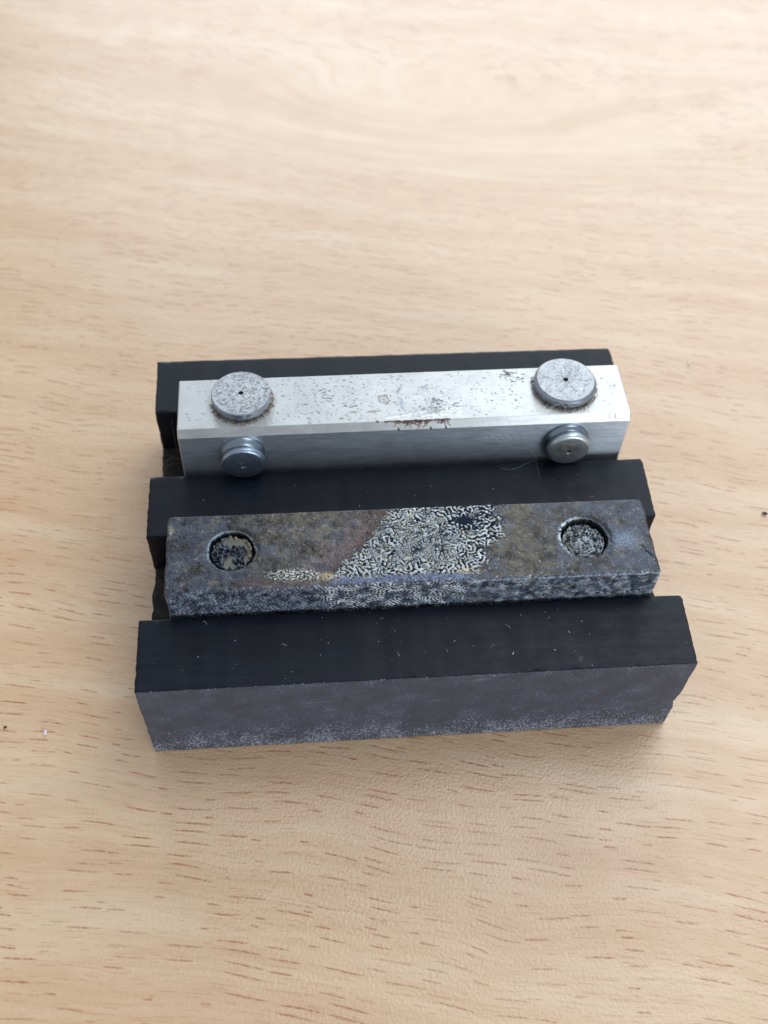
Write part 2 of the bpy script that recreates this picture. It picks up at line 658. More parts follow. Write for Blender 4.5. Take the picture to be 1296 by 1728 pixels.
LX = 44.9
TB, TF, CF, CZ = 6.45, -6.45, -7.6, 1.45      # top back, top front, front face, chamfer drop
cv = Canvas(-45.2, 45.2, -0.5, 26.0, 0.08)       # s = distance from the top's rear edge
rng = np.random.default_rng(4)
SX, SY = cv.X + 0 * cv.Y, cv.Y + 0 * cv.X
chs = 12.9                                       # s where the chamfer starts
che = chs + math.hypot(CZ, CF - TF)
on_top = 1 - sstep(chs - 0.1, chs + 0.05, SY)
on_front = sstep(che - 0.05, che + 0.1, SY)
on_ch = (1 - on_top) * (1 - on_front)

n_lo = band(cv.shape, 60, 600, 1)
n_mid = band(cv.shape, 10, 90, 2)
n_fine = band(cv.shape, 2, 12, 3)
n_str = band(cv.shape, 2.5, 30, 5, ax=0.04, ay=1.0) if False else band(cv.shape, 2.2, 40, 5, ax=14.0, ay=1.0)

tint = np.zeros(cv.shape + (3,)) + np.array([0.58, 0.58, 0.575])
tint *= (1 + 0.03 * n_lo + 0.02 * n_mid + 0.02 * n_fine)[..., None]
tint = mix(tint, tint * np.array([0.90, 0.97, 1.08]), on_front)
tint *= (1 + 0.07 * n_str * (on_front + 0.5 * on_ch))[..., None]
rough = 0.46 + 0.03 * n_mid * on_top - 0.07 * on_front - 0.06 * on_ch
metal = 0.78 * on_top + 0.95 * (1 - on_top)
hmap = 0.0015 * n_fine * on_top + 0.004 * n_str * on_front

# pits: short dashes along the bar, thick left of the middle
pits = cv.zeros()
dens = np.array([[-20, 0.9], [-14, 1.0], [-4, 0.7], [6, 1.0], [13, 0.5], [24, 0.25], [35, 0.15], [-30, 0.35], [-40, 0.2]])
for i in range(1500):
    x = rng.uniform(-44, 44)
    d = np.interp(x, dens[np.argsort(dens[:, 0]), 0], dens[np.argsort(dens[:, 0]), 1])
    if rng.random() > d:
        continue
    s_ = rng.uniform(0.4, 12.7)
    if rng.random() < 0.45 and -2 < x < 11:
        s_ = rng.uniform(4, 12.7)
    L = abs(rng.normal(0, 0.22)) + 0.05
    a = rng.normal(0, 0.5)
    w = rng.choice([0.05, 0.07, 0.11], p=[0.5, 0.38, 0.12])
    cv.stroke(pits, x, s_, x + L * math.cos(a), s_ - L * math.sin(a) * 0.8, w, rng.uniform(0.35, 0.95))
# clusters of larger pits
for (cx, cy, n) in [(-16.6, 4.6, 10), (-15.6, 6.2, 10), (-11.2, 8.6, 7), (-17.2, 10.0, 4), (-21.0, 7.6, 3), (21.5, 1.3, 34), (22.2, 3.0, 16),
                    (6.5, 8.2, 16), (4.8, 9.8, 12), (9.5, 9.3, 12), (-13.0, 2.2, 4)]:
    for i in range(n):
        x, y = cx + rng.normal(0, 0.9), cy + rng.normal(0, 0.55)
        cv.stroke(pits, x, y, x + rng.uniform(0.1, 0.6), y + rng.normal(0, 0.12), rng.uniform(0.06, 0.13), rng.uniform(0.5, 1))
# pits on the front face and the chamfer near the right end
for i in range(60):
    x, y = 18 + rng.normal(0, 2.0), 18.2 + rng.normal(0, 0.6)
    cv.stroke(pits, x, y, x + rng.uniform(0.05, 0.35), y + rng.normal(0, 0.08), 0.06, rng.uniform(0.3, 0.8))
for i in range(90):
    x, y = rng.uniform(-44, 44), rng.uniform(13, 25)
    cv.stroke(pits, x, y, x + rng.uniform(0.02, 0.2), y, 0.05, rng.uniform(0.2, 0.6))
for i in range(26):
    x, y = 41.5 + rng.normal(0, 1.4), 13.9 + rng.normal(0, 0.3)
    cv.stroke(pits, x, y, x + rng.uniform(0.05, 0.3), y, 0.06, rng.uniform(0.3, 0.7))
tint = mix(tint, lin(58, 54, 52), np.clip(pits, 0, 1) * 0.95)
metal *= 1 - 0.8 * pits
rough += 0.2 * pits
hmap -= 0.05 * pits


def at(x, y):              # world point on the bar's top -> (x, s)
    lx, ly = bl(x, y)
    return lx, TB - ly


# small corrosion rings
rings = cv.zeros()


def ring(cx, cy, rx, ry, w, v, a=None):
    a = rings if a is None else a
    k = [(cx + rx * (1 + 0.12 * math.sin(3 * t + cx)) * math.cos(t), cy + ry * (1 + 0.15 * math.cos(2 * t + cy)) * math.sin(t))
         for t in np.linspace(0, 2 * math.pi, 18)]
    cv.path(a, k, w, v)


sx, sy = at(-2.76, -23.0)
for (dx, dy, r) in [(-2.6, -2.8, 0.28), (-3.6, 0.1, 0.45), (-3.5, -1.4, 0.32), (-2.3, -0.9, 0.2), (-2.5, 1.1, 0.4), (-2.3, 1.9, 0.18), (-1.3, -1.9, 0.25)]:
    ring(sx + dx, sy + dy, r, r * 0.8, 0.05, 0.45)
rx_, ry_ = at(44.3, -21.6)
ring(rx_ - 0.4, ry_, 0.55, 0.42, 0.09, 0.75)
tint = mix(tint, lin(110, 112, 116), rings)
hmap -= 0.02 * rings
# the round grey stain with a brown edge and the smears beside it
ang = np.arctan2(SY - sy, SX - sx)
rr = np.hypot(SX - sx, (SY - sy)) / (1.05 + 0.12 * np.sin(2 * ang) + 0.08 * np.sin(5 * ang + 1) + 0.05 * n_mid)
tint = mix(tint, lin(176, 176, 172), (1 - sstep(0.85, 1.0, rr)) * 0.8)
edge = np.exp(-((rr - 1.02) / 0.13) ** 2) * np.clip(0.7 + 0.5 * n_fine, 0, 1)
tint = mix(tint, lin(104, 88, 76), edge)
for (px, py, ax_, ay_, v) in [(0.3, -21.2, 0.55, 1.2, 0.45), (0.7, -24.2, 0.5, 1.6, 0.38), (5.3, -20.2, 0.7, 0.9, 0.4), (3.6, -21.8, 1.3, 0.4, 0.35),
                              (8.2, -23.8, 0.9, 0.7, 0.35)]:
    ax0, ay0 = at(px, py)
    k = np.exp(-(((SX - ax0) / ax_) ** 2 + ((SY - ay0) / ay_) ** 2) ** 1.5) * np.clip(0.7 + 0.5 * n_mid + 0.25 * n_fine, 0, 1)
    tint = mix(tint, lin(150, 160, 172), k * v * 1.8)
for (px, py, ax_, ay_) in [(-8.86, -26.04, 1.0, 0.35), (-4.9, -26.07, 1.25, 0.4), (-11.2, -27.6, 0.9, 0.28)]:
    ax0, ay0 = at(px, py)
    k = 1 - sstep(0.6, 1.1, np.hypot((SX - ax0) / ax_, (SY - ay0) / ay_) + 0.35 * n_mid + 0.12 * n_fine)
    tint = mix(tint, lin(140, 134, 122), k * 0.75)
# light diagonal scratches, some dark between them
scr = cv.zeros()
scd = cv.zeros()
for i in range(20):
    xa = -5 + rng.uniform(0, 9)
    ya = chs - 0.1 - rng.uniform(0, 1.2)
    L = rng.uniform(4, 11)
    yb_ = ya - L * rng.uniform(0.12, 0.22)
    xb_ = min(xa + L, 11.5)
    tgt = scr if i % 3 else scd
    cv.stroke(tgt, xa, ya, xb_, max(yb_, 9.0), rng.uniform(0.03, 0.06), rng.uniform(0.4, 0.95))
brk = np.clip(0.4 + 0.9 * band(cv.shape, 3, 22, 77, ax=2.5), 0, 1)
tint = mix(tint, np.array([0.93, 0.94, 0.95]), scr * 0.8)
tint = mix(tint, lin(84, 80, 78), scd * 0.85 * brk)
dp = np.exp(-(((SX - 5.2) / 3.2) ** 2 + ((SY - 10.6 + 0.13 * (SX - 5.2)) / 0.42) ** 2)) * brk
tint = mix(tint, lin(92, 86, 80), np.clip(dp, 0, 1) * 0.75)
hmap -= 0.02 * scr
# rust along the chamfer's upper edge
rn = band(cv.shape, 3, 26, 8)
prof = np.interp(SX[0], [-9, -6.4, -6.0, -5.6, -4.6, -4.2, -3.7, -2.8, 0, 4.2, 5.2, 6.2, 8.0, 8.6], [0, 0, .22, 0, 0, .5, .1, .35, .95, .75, .15, .75, .7, 0])[None, :]
rust = (1 - sstep(-0.08, 0.12, (SY - chs) - prof * (0.8 + 0.35 * rn))) * sstep(-0.22, -0.02, (SY - chs) + 0.06 * rn) * (prof > 0.02)
for (cx, L) in [(-0.2, 1.3), (0.9, 1.6), (2.6, 1.8), (3.4, 1.5), (7.2, 1.8), (8.2, 1.4), (-2.4, 1.2), (1.6, 1.1)]:
    cv.path(rust, [(cx, chs + 0.4), (cx + rng.normal(0, 0.3), chs + 0.4 + L * 0.35), (cx + rng.normal(0, 0.6), chs + 0.3 + L * 0.75)], 0.08, 0.9)
tint = mix(tint, lin(84, 54, 50), np.clip(rust, 0, 1))
tint = mix(tint, lin(120, 76, 40), np.clip(rust, 0, 1) * sstep(0.3, 1.2, rn) * 0.7)
metal *= 1 - np.clip(rust, 0, 1)
rough += 0.3 * np.clip(rust, 0, 1)
blk = cv.zeros()
for cx in (-1.8, 4.6, 7.6):
    cv.stroke(blk, cx, che - 0.35, cx + 0.1, che + 0.1, 0.16, 1)
tint = mix(tint, lin(45, 44, 48), blk)
# fine bright scratches on the front face
fs = cv.zeros()
for i in range(70):
    x, y = rng.uniform(-44, 30), rng.uniform(che + 0.6, 25)
    a = rng.normal(0, 0.12)
    L = rng.uniform(0.5, 6)
    cv.stroke(fs, x, y, x + L * math.cos(a), y + L * math.sin(a), 0.035, rng.uniform(0.2, 0.6))
for i in range(26):
    x, y = -11.8 + rng.normal(0, 1.0), 21.0 + rng.normal(0, 0.8)
    cv.stroke(fs, x, y, x + rng.normal(0, 0.6), y + rng.normal(0, 0.5), 0.05, rng.uniform(0.3, 0.7))
tint = mix(tint, np.array([0.95, 0.96, 0.97]), fs * 0.6)
rough -= 0.1 * fs
# grime rings round the foot of each disc
gm = band(cv.shape, 2, 9, 31)
DL, DR = bl(-31.0, -22.1), bl(34.0, -21.35)
for (c, R_) in ((DL, 5.85), (DR, 6.2)):
    rr = np.hypot(SX - c[0], SY - (TB - c[1])) - R_
    th = np.arctan2(-(SY - (TB - c[1])), SX - c[0])
    k = np.exp(-np.clip(rr, 0, 9) / (0.55 + 0.25 * n_mid.clip(-1, 1))) * sstep(-0.3, 1.3, gm + 1.2 * np.exp(-np.clip(rr, 0, 9) / 0.4))
    side = np.clip(0.75 - 0.6 * np.sin(th), 0.1, 1)
    tint = mix(tint, lin(112, 96, 78), np.clip(k * side, 0, 1) * 0.85 * on_top)
    metal *= 1 - np.clip(k * side, 0, 1) * 0.8
surf = np.stack([np.clip(rough, 0.15, 0.9), np.clip(metal, 0, 1), cv.zeros()], -1)
tint = np.clip(tint, 0.004, 0.95)

P, N, s, E = section([(TB, zt), (TF, zt), (CF, zt - CZ), (CF, 0), (TB, 0)], [0.10, 0.14, 0.12, 0.2, 0.2],
                     [0.1, 0.1, [(10.0, 0.1), (99, 2)], 3, 3])
s = s - 0.1
xs = end_xs(-LX, LX, 0.1, 0.18)
gx, gs = np.meshgrid(xs, s, indexing='ij')
hh = cv.sample(hmap, gx, gs)
co, q, t, (nx, ns) = sweep(P, N, xs, 0.18, hh)


def with_caps(a):
    return np.concatenate([a.reshape(nx * ns, -1), a[0], a[0].mean(0)[None], a[-1], a[-1].mean(0)[None]])


uv = with_caps(np.stack([gx * 0.01, gs * 0.01], -1))
link('bar', make_mesh('bar', co, q, t, attrs={'tint': with_caps(cv.sample(tint, gx, gs)), 'surface': with_caps(cv.sample(surf, gx, gs))}, uv=uv),
     MAT_ALU, alu)


# discs on top ------------------------------------------------------
def disc(c, R_, h, ch, seed, style):
    prof = [(0.30, h - 1.3, 0), (0.42, h - 0.5, 0), (0.46, h - 0.08, 0), (0.53, h, 1)]
    prof += [(r, h, 0) for r in np.linspace(0.64, R_ - ch - 0.05, 56)]
    prof += [(R_ - ch, h, 1), (R_ - ch * 0.5, h - ch * 0.42, 0), (R_, h - ch, 1), (R_, h * 0.5, 0), (R_ - 0.05, 0.12, 0), (R_ - 0.2, -0.1, 0)]
    co, q, t = lathe(prof, 220)
    d = Canvas(-7, 7, -7, 7, 0.07)
    r = np.random.default_rng(seed)
    X, Y = d.X + 0 * d.Y, d.Y + 0 * d.X
    m1, m2 = band(d.shape, 3, 30, seed), band(d.shape, 20, 160, seed + 1)
    tint = np.zeros(d.shape + (3,)) + np.array([0.43, 0.44, 0.455])
    tint *= (1 + 0.04 * m1 + 0.05 * m2)[..., None]
    pit = d.zeros()
    if style == 0:
        for i in range(800):
            a, rr = r.uniform(0, 2 * math.pi), 5.6 * math.sqrt(r.random())
            x, y = rr * math.cos(a), rr * math.sin(a)
            an = r.normal(0.05, 0.35) + (0.5 * math.sin(a * 2) if r.random() < 0.25 else 0)
            L = r.uniform(0.04, 0.50)
            d.stroke(pit, x, y, x + L * math.cos(an), y + L * math.sin(an), r.choice([0.045, 0.06, 0.085]), r.uniform(0.45, 1))
        for i in range(60):
            a, rr = r.uniform(0, 2 * math.pi), 5.6 * math.sqrt(r.random())
            x, y = rr * math.cos(a), rr * math.sin(a)
            d.stroke(pit, x, y, x + r.normal(0, 0.05), y + r.uniform(0.1, 0.5), 0.05, r.uniform(0.5, 1))
    else:
        for i in range(430):
            a, rr = r.uniform(0, 2 * math.pi), 5.7 * math.sqrt(r.random())
            x, y = rr * math.cos(a), rr * math.sin(a)
            an = r.uniform(0, 6.28)
            L = r.uniform(0.02, 0.3)
            d.stroke(pit, x, y, x + L * math.cos(an), y + L * math.sin(an), r.choice([0.045, 0.06, 0.08]), r.uniform(0.3, 0.85))
        for (a, L) in [(3.05, 5.4), (2.05, 4.4), (1.9, 3.2), (1.45, 3.6), (1.15, 3.4), (0.85, 2.9), (0.5, 2.2), (-0.25, 4.6), (-1.05, 3.5), (-1.25, 2.6),
                       (-1.7, 2.2), (3.6, 4.3), (2.5, 2.0), (-2.0, 3.1)]:
            x, y = 0.5 * math.cos(a), 0.5 * math.sin(a)
            a2 = a
            n = int(L / 0.35)
            for i in range(n):
                a2 = a + r.normal(0, 0.32)
                x2, y2 = x + 0.35 * math.cos(a2), y + 0.35 * math.sin(a2)
                if r.random() < 0.85:
                    d.stroke(pit, x, y, x2, y2, r.uniform(0.035, 0.075), r.uniform(0.4, 0.9))
                if r.random() < 0.12:
                    d.stroke(pit, x2, y2, x2 + 0.5 * math.cos(a2 + 1.2), y2 + 0.5 * math.sin(a2 + 1.2), 0.045, 0.6)
                x, y = x2, y2
        k = [(0.75 + 0.55 * math.cos(t_), -3.6 + 0.36 * math.sin(t_)) for t_ in np.linspace(0, 6.28, 16)]
        d.path(pit, k, 0.06, 0.6)
        tint *= 0.92
    tint = mix(tint, lin(56, 58, 66), np.clip(pit, 0, 1) * 0.9)
    sf = np.stack([np.clip(0.44 + 0.2 * pit, 0, 1), np.clip(0.8 - 0.7 * pit, 0, 1), d.zeros()], -1)
    T = d.sample(tint, co[:, 0], co[:, 1])
    S = d.sample(sf, co[:, 0], co[:, 1])
    rr = np.hypot(co[:, 0], co[:, 1])
    side = (rr > R_ - ch - 1e-3) & (co[:, 2] < h - 1e-4)
    T[side] = [0.36, 0.39, 0.44]
    S[side] = [0.26, 1.0, 0]
    hole = rr < 0.5
    T[hole] = [0.05, 0.05, 0.055]
    S[hole] = [0.7, 0.2, 0]
    top = (~side) & (~hole)
    co[top, 2] -= 0.03 * d.sample(pit, co[top, 0], co[top, 1])
    o = link('disc', make_mesh('disc', co, q, t, attrs={'tint': T, 'surface': S}), MAT_DISC, alu)
    o.location = (c[0] * MM, c[1] * MM, zt * MM)
    return o


disc(DL, 5.85, 2.35, 0.22, 41, 0)['label'] = 'left disc densely pitted with short black dashes'
disc(DR, 6.25, 2.35, 0.50, 52, 1)['label'] = 'right disc with dark cracks spreading from its centre hole'


# buttons on the front face -------------------------------------------
def button(x, z, seed, stained):
    # axis along +z of the lathe, later turned to -y
    h = 3.55
    R_ = 4.3
    prof = [(0.30, h - 0.9, 0), (0.42, h - 0.35, 0), (0.46, h - 0.06, 0), (0.60, h + 0.02, 1), (0.68, h + 0.02, 0)]
    prof += [(r, h - 0.20 * (r / 3.7) ** 2.5, 0) for r in np.linspace(0.8, 3.6, 36)]
    for a in np.linspace(0.15, 1.0, 9):
        an = a * math.pi / 2
        prof.append((3.65 + 0.65 * math.sin(an), h - 0.20 - 0.65 * (1 - math.cos(an)), 0))
    if stained:
        prof += [(4.3, h - 1.5, 0), (4.2, h - 1.8, 0), (4.08, h - 2.0, 0), (4.15, h - 2.3, 0), (4.35, h - 2.5, 0), (4.5, h - 2.75, 0), (4.55, h - 3.0, 0), (4.5, -0.15, 0)]
    else:
        prof += [(4.28, h - 1.15, 0), (4.15, h - 1.45, 0), (4.02, h - 1.75, 0), (4.05, h - 2.1, 0), (4.25, h - 2.5, 0), (4.52, h - 3.0, 0), (4.60, h - 3.3, 0), (4.60, -0.15, 0)]
    co, q, t = lathe(prof, 120)
    d = Canvas(-5.5, 5.5, -5.5, 5.5, 0.08)
    r = np.random.default_rng(seed)
    m1, m2 = band(d.shape, 2, 20, seed), band(d.shape, 15, 100, seed + 1)
    X, Y = d.X + 0 * d.Y, d.Y + 0 * d.X
    base = np.array([0.56, 0.60, 0.62]) if stained else np.array([0.30, 0.36, 0.45])
    tint = np.zeros(d.shape + (3,)) + base
    tint *= (1 + 0.05 * m1 + 0.06 * m2)[..., None]
    pit = d.zeros()
    for i in range(60 if stained else 40):
        a, rr = r.uniform(0, 6.28), 3.9 * math.sqrt(r.random())
        d.stroke(pit, rr * math.cos(a), rr * math.sin(a), rr * math.cos(a) + r.normal(0, 0.15), rr * math.sin(a) + r.normal(0, 0.15), 0.05, r.uniform(0.3, 0.9))
    if stained:
        st = np.exp(-(((X + 0.2) / 2.6) ** 2 + ((Y - 1.2) / 1.3) ** 2)) * np.clip(0.8 + 0.5 * m2 + 0.25 * m1, 0, 1.2)
        tint = mix(tint, lin(140, 128, 92), np.clip(st, 0, 1) * 0.85)
        for i in range(40):
            x0, y0 = r.normal(-0.2, 0.9), r.normal(1.9, 0.7)
            d.stroke(pit, x0, y0, x0 + r.normal(0, 0.2), y0 + r.normal(0, 0.1), 0.08, r.uniform(0.4, 0.95))
    else:
        for i in range(50):
            x0, y0 = r.normal(0, 1.6), r.normal(0, 1.6)
            a = r.uniform(0, 6.28)
            L = r.uniform(0.2, 0.9)
            d.stroke(pit, x0, y0, x0 + L * math.cos(a), y0 + L * math.sin(a), 0.03, r.uniform(0.2, 0.5))
    tint = mix(tint, lin(50, 48, 50), pit * 0.85)
    met = np.clip(0.95 - 0.6 * pit, 0, 1)
    T = d.sample(tint, co[:, 0], co[:, 1])
    S = np.stack([np.clip((0.42 if stained else 0.36) + 0.2 * d.sample(pit, co[:, 0], co[:, 1]), 0, 1), d.sample(met, co[:, 0], co[:, 1]), 0 * co[:, 0]], -1)
    flange = co[:, 2] < h - 1.3
    T[flange] = [0.26, 0.31, 0.36]
    S[flange] = [0.30, 1, 0]
    rr = np.hypot(co[:, 0], co[:, 1])
    hole = rr < 0.5
    T[hole] = [0.12, 0.12, 0.12]
    S[hole] = [0.5, 0.6, 0]
    o = link('button', make_mesh('button', co, q, t, attrs={'tint': T, 'surface': S}), MAT_BUTTON, alu)
    o.rotation_euler = (rad(90), 0, 0)
    o.location = (x * MM, CF * MM, (z - 13.25) * MM)
    return o


bxl, _ = bl(-31.1, -30)
bxr, _ = bl(34.0, -30)
button(bxl, 29.25, 61, False)['label'] = 'left button, dark blue steel'
button(bxr, 29.30, 62, True)['label'] = 'right button with a yellow brown stain'

# ------------------------------------------------------------------ dark corroded steel bar
CX2, CY2, Z2 = 0.2, -55.9, 32.0
ROT2 = rad(-0.12)
steel = empty('gauge_bar', (CX2, CY2, 14.05), ROT2)
tag(steel, 'dark corroded steel bar with wrinkled grey patch and two plugged holes, in front channel', 'metal bar')
z2 = Z2 - 14.05
W2 = 8.43
L2 = 44.9
c2 = Canvas(-45.4, 45.4, -0.6, 26.0, 0.07)
SX, SY = c2.X + 0 * c2.Y, c2.Y + 0 * c2.X
SX = SX + CX2                                  # think in world x, s from the rear edge
shp = c2.shape
px = 1 / 0.07
rng = np.random.default_rng(9)
nA = band(shp, 10, 70, 101)
nB = band(shp, 5, 36, 102)
nC = band(shp, 1.6, 9, 103)
nD = band(shp, 60, 500, 104)
nF = band(shp, 5, 40, 106, ax=1.6, ay=0.8)
nG = band(shp, 22, 90, 107)
nE = band(shp, 2.5, 16, 105)
fs_ = 16.86                                      # s of the front edge
top2 = 1 - sstep(fs_ - 0.5, fs_ + 0.1, SY)

# patina
col = np.zeros(shp + (3,)) + lin(76, 73, 72)
blue = sstep(-0.7, 1.0, nA * 0.25 + nG * 0.4 + nD * 0.4 + 1.1 * sstep(-28, -36, SX) + 1.0 * sstep(25, 33, SX) - 0.6 * np.exp(-((SX + 18) / 9) ** 2) - 0.5 * np.exp(-((SX - 20) / 5) ** 2))
col = mix(col, lin(62, 74, 96), blue * 0.42)
olive = sstep(0.0, 1.4, nA * 0.25 + nB * 0.25 + np.roll(nG, 820, 1) * 0.45 + 1.0 * np.exp(-((SX + 20) / 8) ** 2 - ((SY - 3) / 5) ** 2) + 1.0 * np.exp(-((SX - 20) / 5) ** 2))
col = mix(col, lin(96, 88, 70), olive * 0.6)
# rust brown next to the wrinkled patch
left_b = np.interp(SY[:, 0], [-1, 0, 3.6, 8.2, 12.0, 15.0, 17], [-2.6, -3.0, -5.4, -9.0, -12.5, -16.6, -19])[:, None]
right_b = np.interp(SY[:, 0], [-1, 1.0, 4.0, 7.2, 8.4, 9.5, 12, 16, 17], [18, 17.3, 17.6, 17.0, 15.8, 13.6, 14.2, 12.0, 11.5])[:, None]
dl = SX - left_b + 0.45 * nB + 0.5 * nA + 0.4 * nG
dr = right_b - SX + 0.45 * nB + 0.5 * nA + 0.5 * np.roll(nG, 90, 0)
brown = np.exp(-((dl + 3.0) / 3.6) ** 2) * top2
col = mix(col, lin(92, 80, 78), brown * 0.8)
rst = np.exp(-((dl + 0.5) / 0.8) ** 2) * sstep(-0.6, 0.9, nB) * top2
col = mix(col, lin(104, 62, 46), np.clip(rst, 0, 1) * 0.75)
scale_ = np.exp(-(nB / 0.22) ** 2)                 # thin crinkled lines in the scale
col *= (0.95 + 0.14 * nG + 0.15 * nD + 0.09 * nA + 0.09 * nB + 0.05 * nC + 0.04 * nE + 0.07 * nF - 0.22 * scale_ * sstep(-0.3, 1.0, nA)).clip(0.2, 2.4)[..., None]
blot = sstep(0.9, 2.0, np.roll(nG, 260, 1) * 0.8 + nD * 0.4 + 0.25 * nB)
col = mix(col, lin(58, 62, 76), blot * 0.6)
fleck = sstep(1.8, 2.4, nC * 0.5 + nE * 0.8 + 0.4 * nA)
col = mix(col, lin(200, 204, 206), fleck * 0.4)
dark = sstep(1.0, 2.0, nE * 0.35 + 0.5 * nF + 0.5 * nB + 0.7 * np.roll(nG, 640, 1) - 0.1)
col = mix(col, lin(50, 54, 64), dark * 0.22)
hm = 0.010 * nB + 0.002 * nC + 0.004 * nE + 0.005 * nF - 0.03 * dark
rough = 0.44 + 0.05 * nB + 0.05 * nA
metal = np.full(shp, 0.5)

# wrinkle fields
def warp(a, amp):
    ix = np.arange(shp[1])[None, :] + amp * px * (0.8 * nA + 0.10 * nB)
    iy = np.arange(shp[0])[:, None] + amp * px * (0.8 * np.roll(nA, 333, 1) + 0.10 * np.roll(nB, 517, 1))
    return a[np.clip(iy, 0, shp[0] - 1).astype(int), np.clip(ix, 0, shp[1] - 1).astype(int)]


def creases(seed, lo, hi, w, keep, ax=1.0, ay=1.0):
    """curved creases of even width that start and stop, and the pale rims beside them"""
    n = band(shp, lo * px * 0.75, hi * px, seed, ax, ay)
    gy, gx_ = np.gradient(n)
    d = np.abs(n) / (np.hypot(gx_, gy) + 0.02) * 0.07
    on = sstep(keep - 0.25, keep + 0.25, band(shp, 0.9 * px, 3.0 * px, seed + 50))
    ww = w * (0.75 + 0.25 * nG).clip(0.4, 1.6)
    return (1 - sstep(ww * 0.6, ww * 1.5, d)) * on, np.exp(-((d - ww * 2.2) / (ww * 1.1)) ** 2) * on


wt = warp(worms(shp, 0.88 * px, 201, n=6, width=0.34), 0.13)
wt3 = warp(worms(shp, 0.68 * px, 211, n=6, width=0.36), 0.10)
kk = sstep(0.25, 0.40, nG)
tw = wt * (1 - kk) + wt3 * kk
wl_ = warp(worms(shp, 0.66 * px, 204, n=5, width=0.42, ax=1.2, ay=0.8), 0.15)
cr1, rim1 = creases(231, 1.7, 3.2, 0.14, -0.7)
cr2, rim2 = creases(232, 1.3, 2.6, 0.125, -0.3)
cr3, rim3 = creases(233, 1.0, 1.8, 0.10, 0.3)
cr = np.maximum.reduce([cr1, cr2 * 0.95, cr3 * 0.8])
rim = np.maximum.reduce([rim1, rim2, rim3 * 0.8]) * (1 - cr)

darkz = np.exp(-(((SX - 11) / 5.0) ** 2 + ((SY - 3.2) / 3.2) ** 2))
thr = 0.02 + 0.26 * np.roll(nG, 400, 1) + 0.30 * sstep(4, 12, SX) + 0.45 * darkz
fold = sstep(-0.22, 0.22, tw - thr)
core = np.exp(-((tw - thr - 0.45) / 0.35) ** 2)
lt = mix(np.zeros(shp + (3,)) + lin(206, 211, 214), lin(190, 186, 168), np.clip(0.25 + 0.45 * nA, 0, 1))
lt = mix(lt, lin(140, 152, 168), sstep(0.2, 1.4, nD * 0.5 + nB * 0.6) * 0.6)
lt *= (0.84 + 0.10 * nB + 0.08 * np.roll(nG, 50, 1)).clip(0.4, 1.1)[..., None]
dk = np.zeros(shp + (3,)) + lin(24, 30, 46)
style1 = mix(dk, lt * (0.72 + 0.35 * core)[..., None], fold)
pl = np.clip(0.40 + 0.16 * nA + 0.08 * nB, 0.25, 1.0)
style2 = mix(lt * pl[..., None] * 0.85, np.clip(lt * 1.15, 0, 0.85), np.clip(rim, 0, 1) * 0.7)
style2 = mix(style2, lin(30, 36, 50), np.clip(cr, 0, 1) * 0.95)
place = 1.15 - np.hypot((SX - 0.5) / 9.5, (SY - 7.8) / 6.6) + 0.35 * np.roll(nG, 222, 1)
k12 = sstep(-0.08, 0.08, place - 0.25)
wtop = mix(style1, style2, k12)
ridge_t = fold * (1 - k12) + (1 - cr) * k12
mask_t = sstep(-0.15, 0.5, dl) * sstep(-0.2, 1.1, dr + 0.35 * nF) * (1 - sstep(14.6, 15.6, SY + 0.3 * nB))
hole_d = sstep(0.8, 1.1, np.hypot((SX - 10.4) / 1.9, (SY - 3.4) / 1.25) + 0.18 * nB)
wtop = mix(dk * 1.1, wtop, hole_d)
ridge_t = ridge_t * (0.1 + 0.9 * hole_d)
# dim folds where plates are broad
col = mix(col, wtop, mask_t)
hm = hm * (1 - mask_t) + mask_t * (0.06 * ridge_t - 0.03)
rough = rough * (1 - mask_t) + mask_t * (0.46 - 0.1 * ridge_t)
# dark fringe at the patch's border
frn = np.exp(-(np.minimum(dl, dr) / 0.55) ** 2) * (1 - sstep(15.0, 15.8, SY)) * sstep(-0.6, 0.6, nB + 0.3)
col = mix(col, lin(30, 34, 44), np.clip(frn, 0, 1) * 0.75 * top2)

# lobe of small folds left of the patch's foot
lob = 1 - sstep(0.75, 1.15, np.hypot((SX + 21.8) / 4.9, (SY - 14.0 - 0.04 * (SX + 21.8)) / 1.35) + 0.2 * nB)
rl = sstep(-0.25, 0.25, wl_ - 0.15 + 0.3 * sstep(12.6, 15, SY) - 0.25)
col = mix(col, mix(np.zeros(shp + (3,)) + lin(34, 38, 46), np.zeros(shp + (3,)) + lin(206, 206, 196), rl), lob * np.clip(0.75 + 0.3 * nB + 0.2 * nA, 0.2, 0.95))
hm = hm * (1 - lob) + lob * (0.09 * rl - 0.04)
yel = np.exp(-(((SX + 15.6) / 1.2) ** 2 + ((SY - 14.6) / 0.7) ** 2)) + 0.7 * np.exp(-(((SX - 9.5) / 1.5) ** 2 + ((SY - 14.7) / 0.6) ** 2))
col = mix(col, lin(206, 186, 140), np.clip(yel * (0.7 + 0.5 * nB), 0, 1) * 0.75)

# smooth bluish smear along the front edge
smr = np.exp(-((SY - 15.9 - 0.25 * nA) / 0.75) ** 2) * sstep(-17, -13, SX) * (1 - sstep(9, 12, SX)) * np.clip(0.8 + 0.35 * nB, 0, 1)
col = mix(col, (lin(96, 110, 138)[None, None] * (1 + 0.25 * nB + 0.15 * nE)[..., None]).clip(0.01, 1), smr * 0.9)

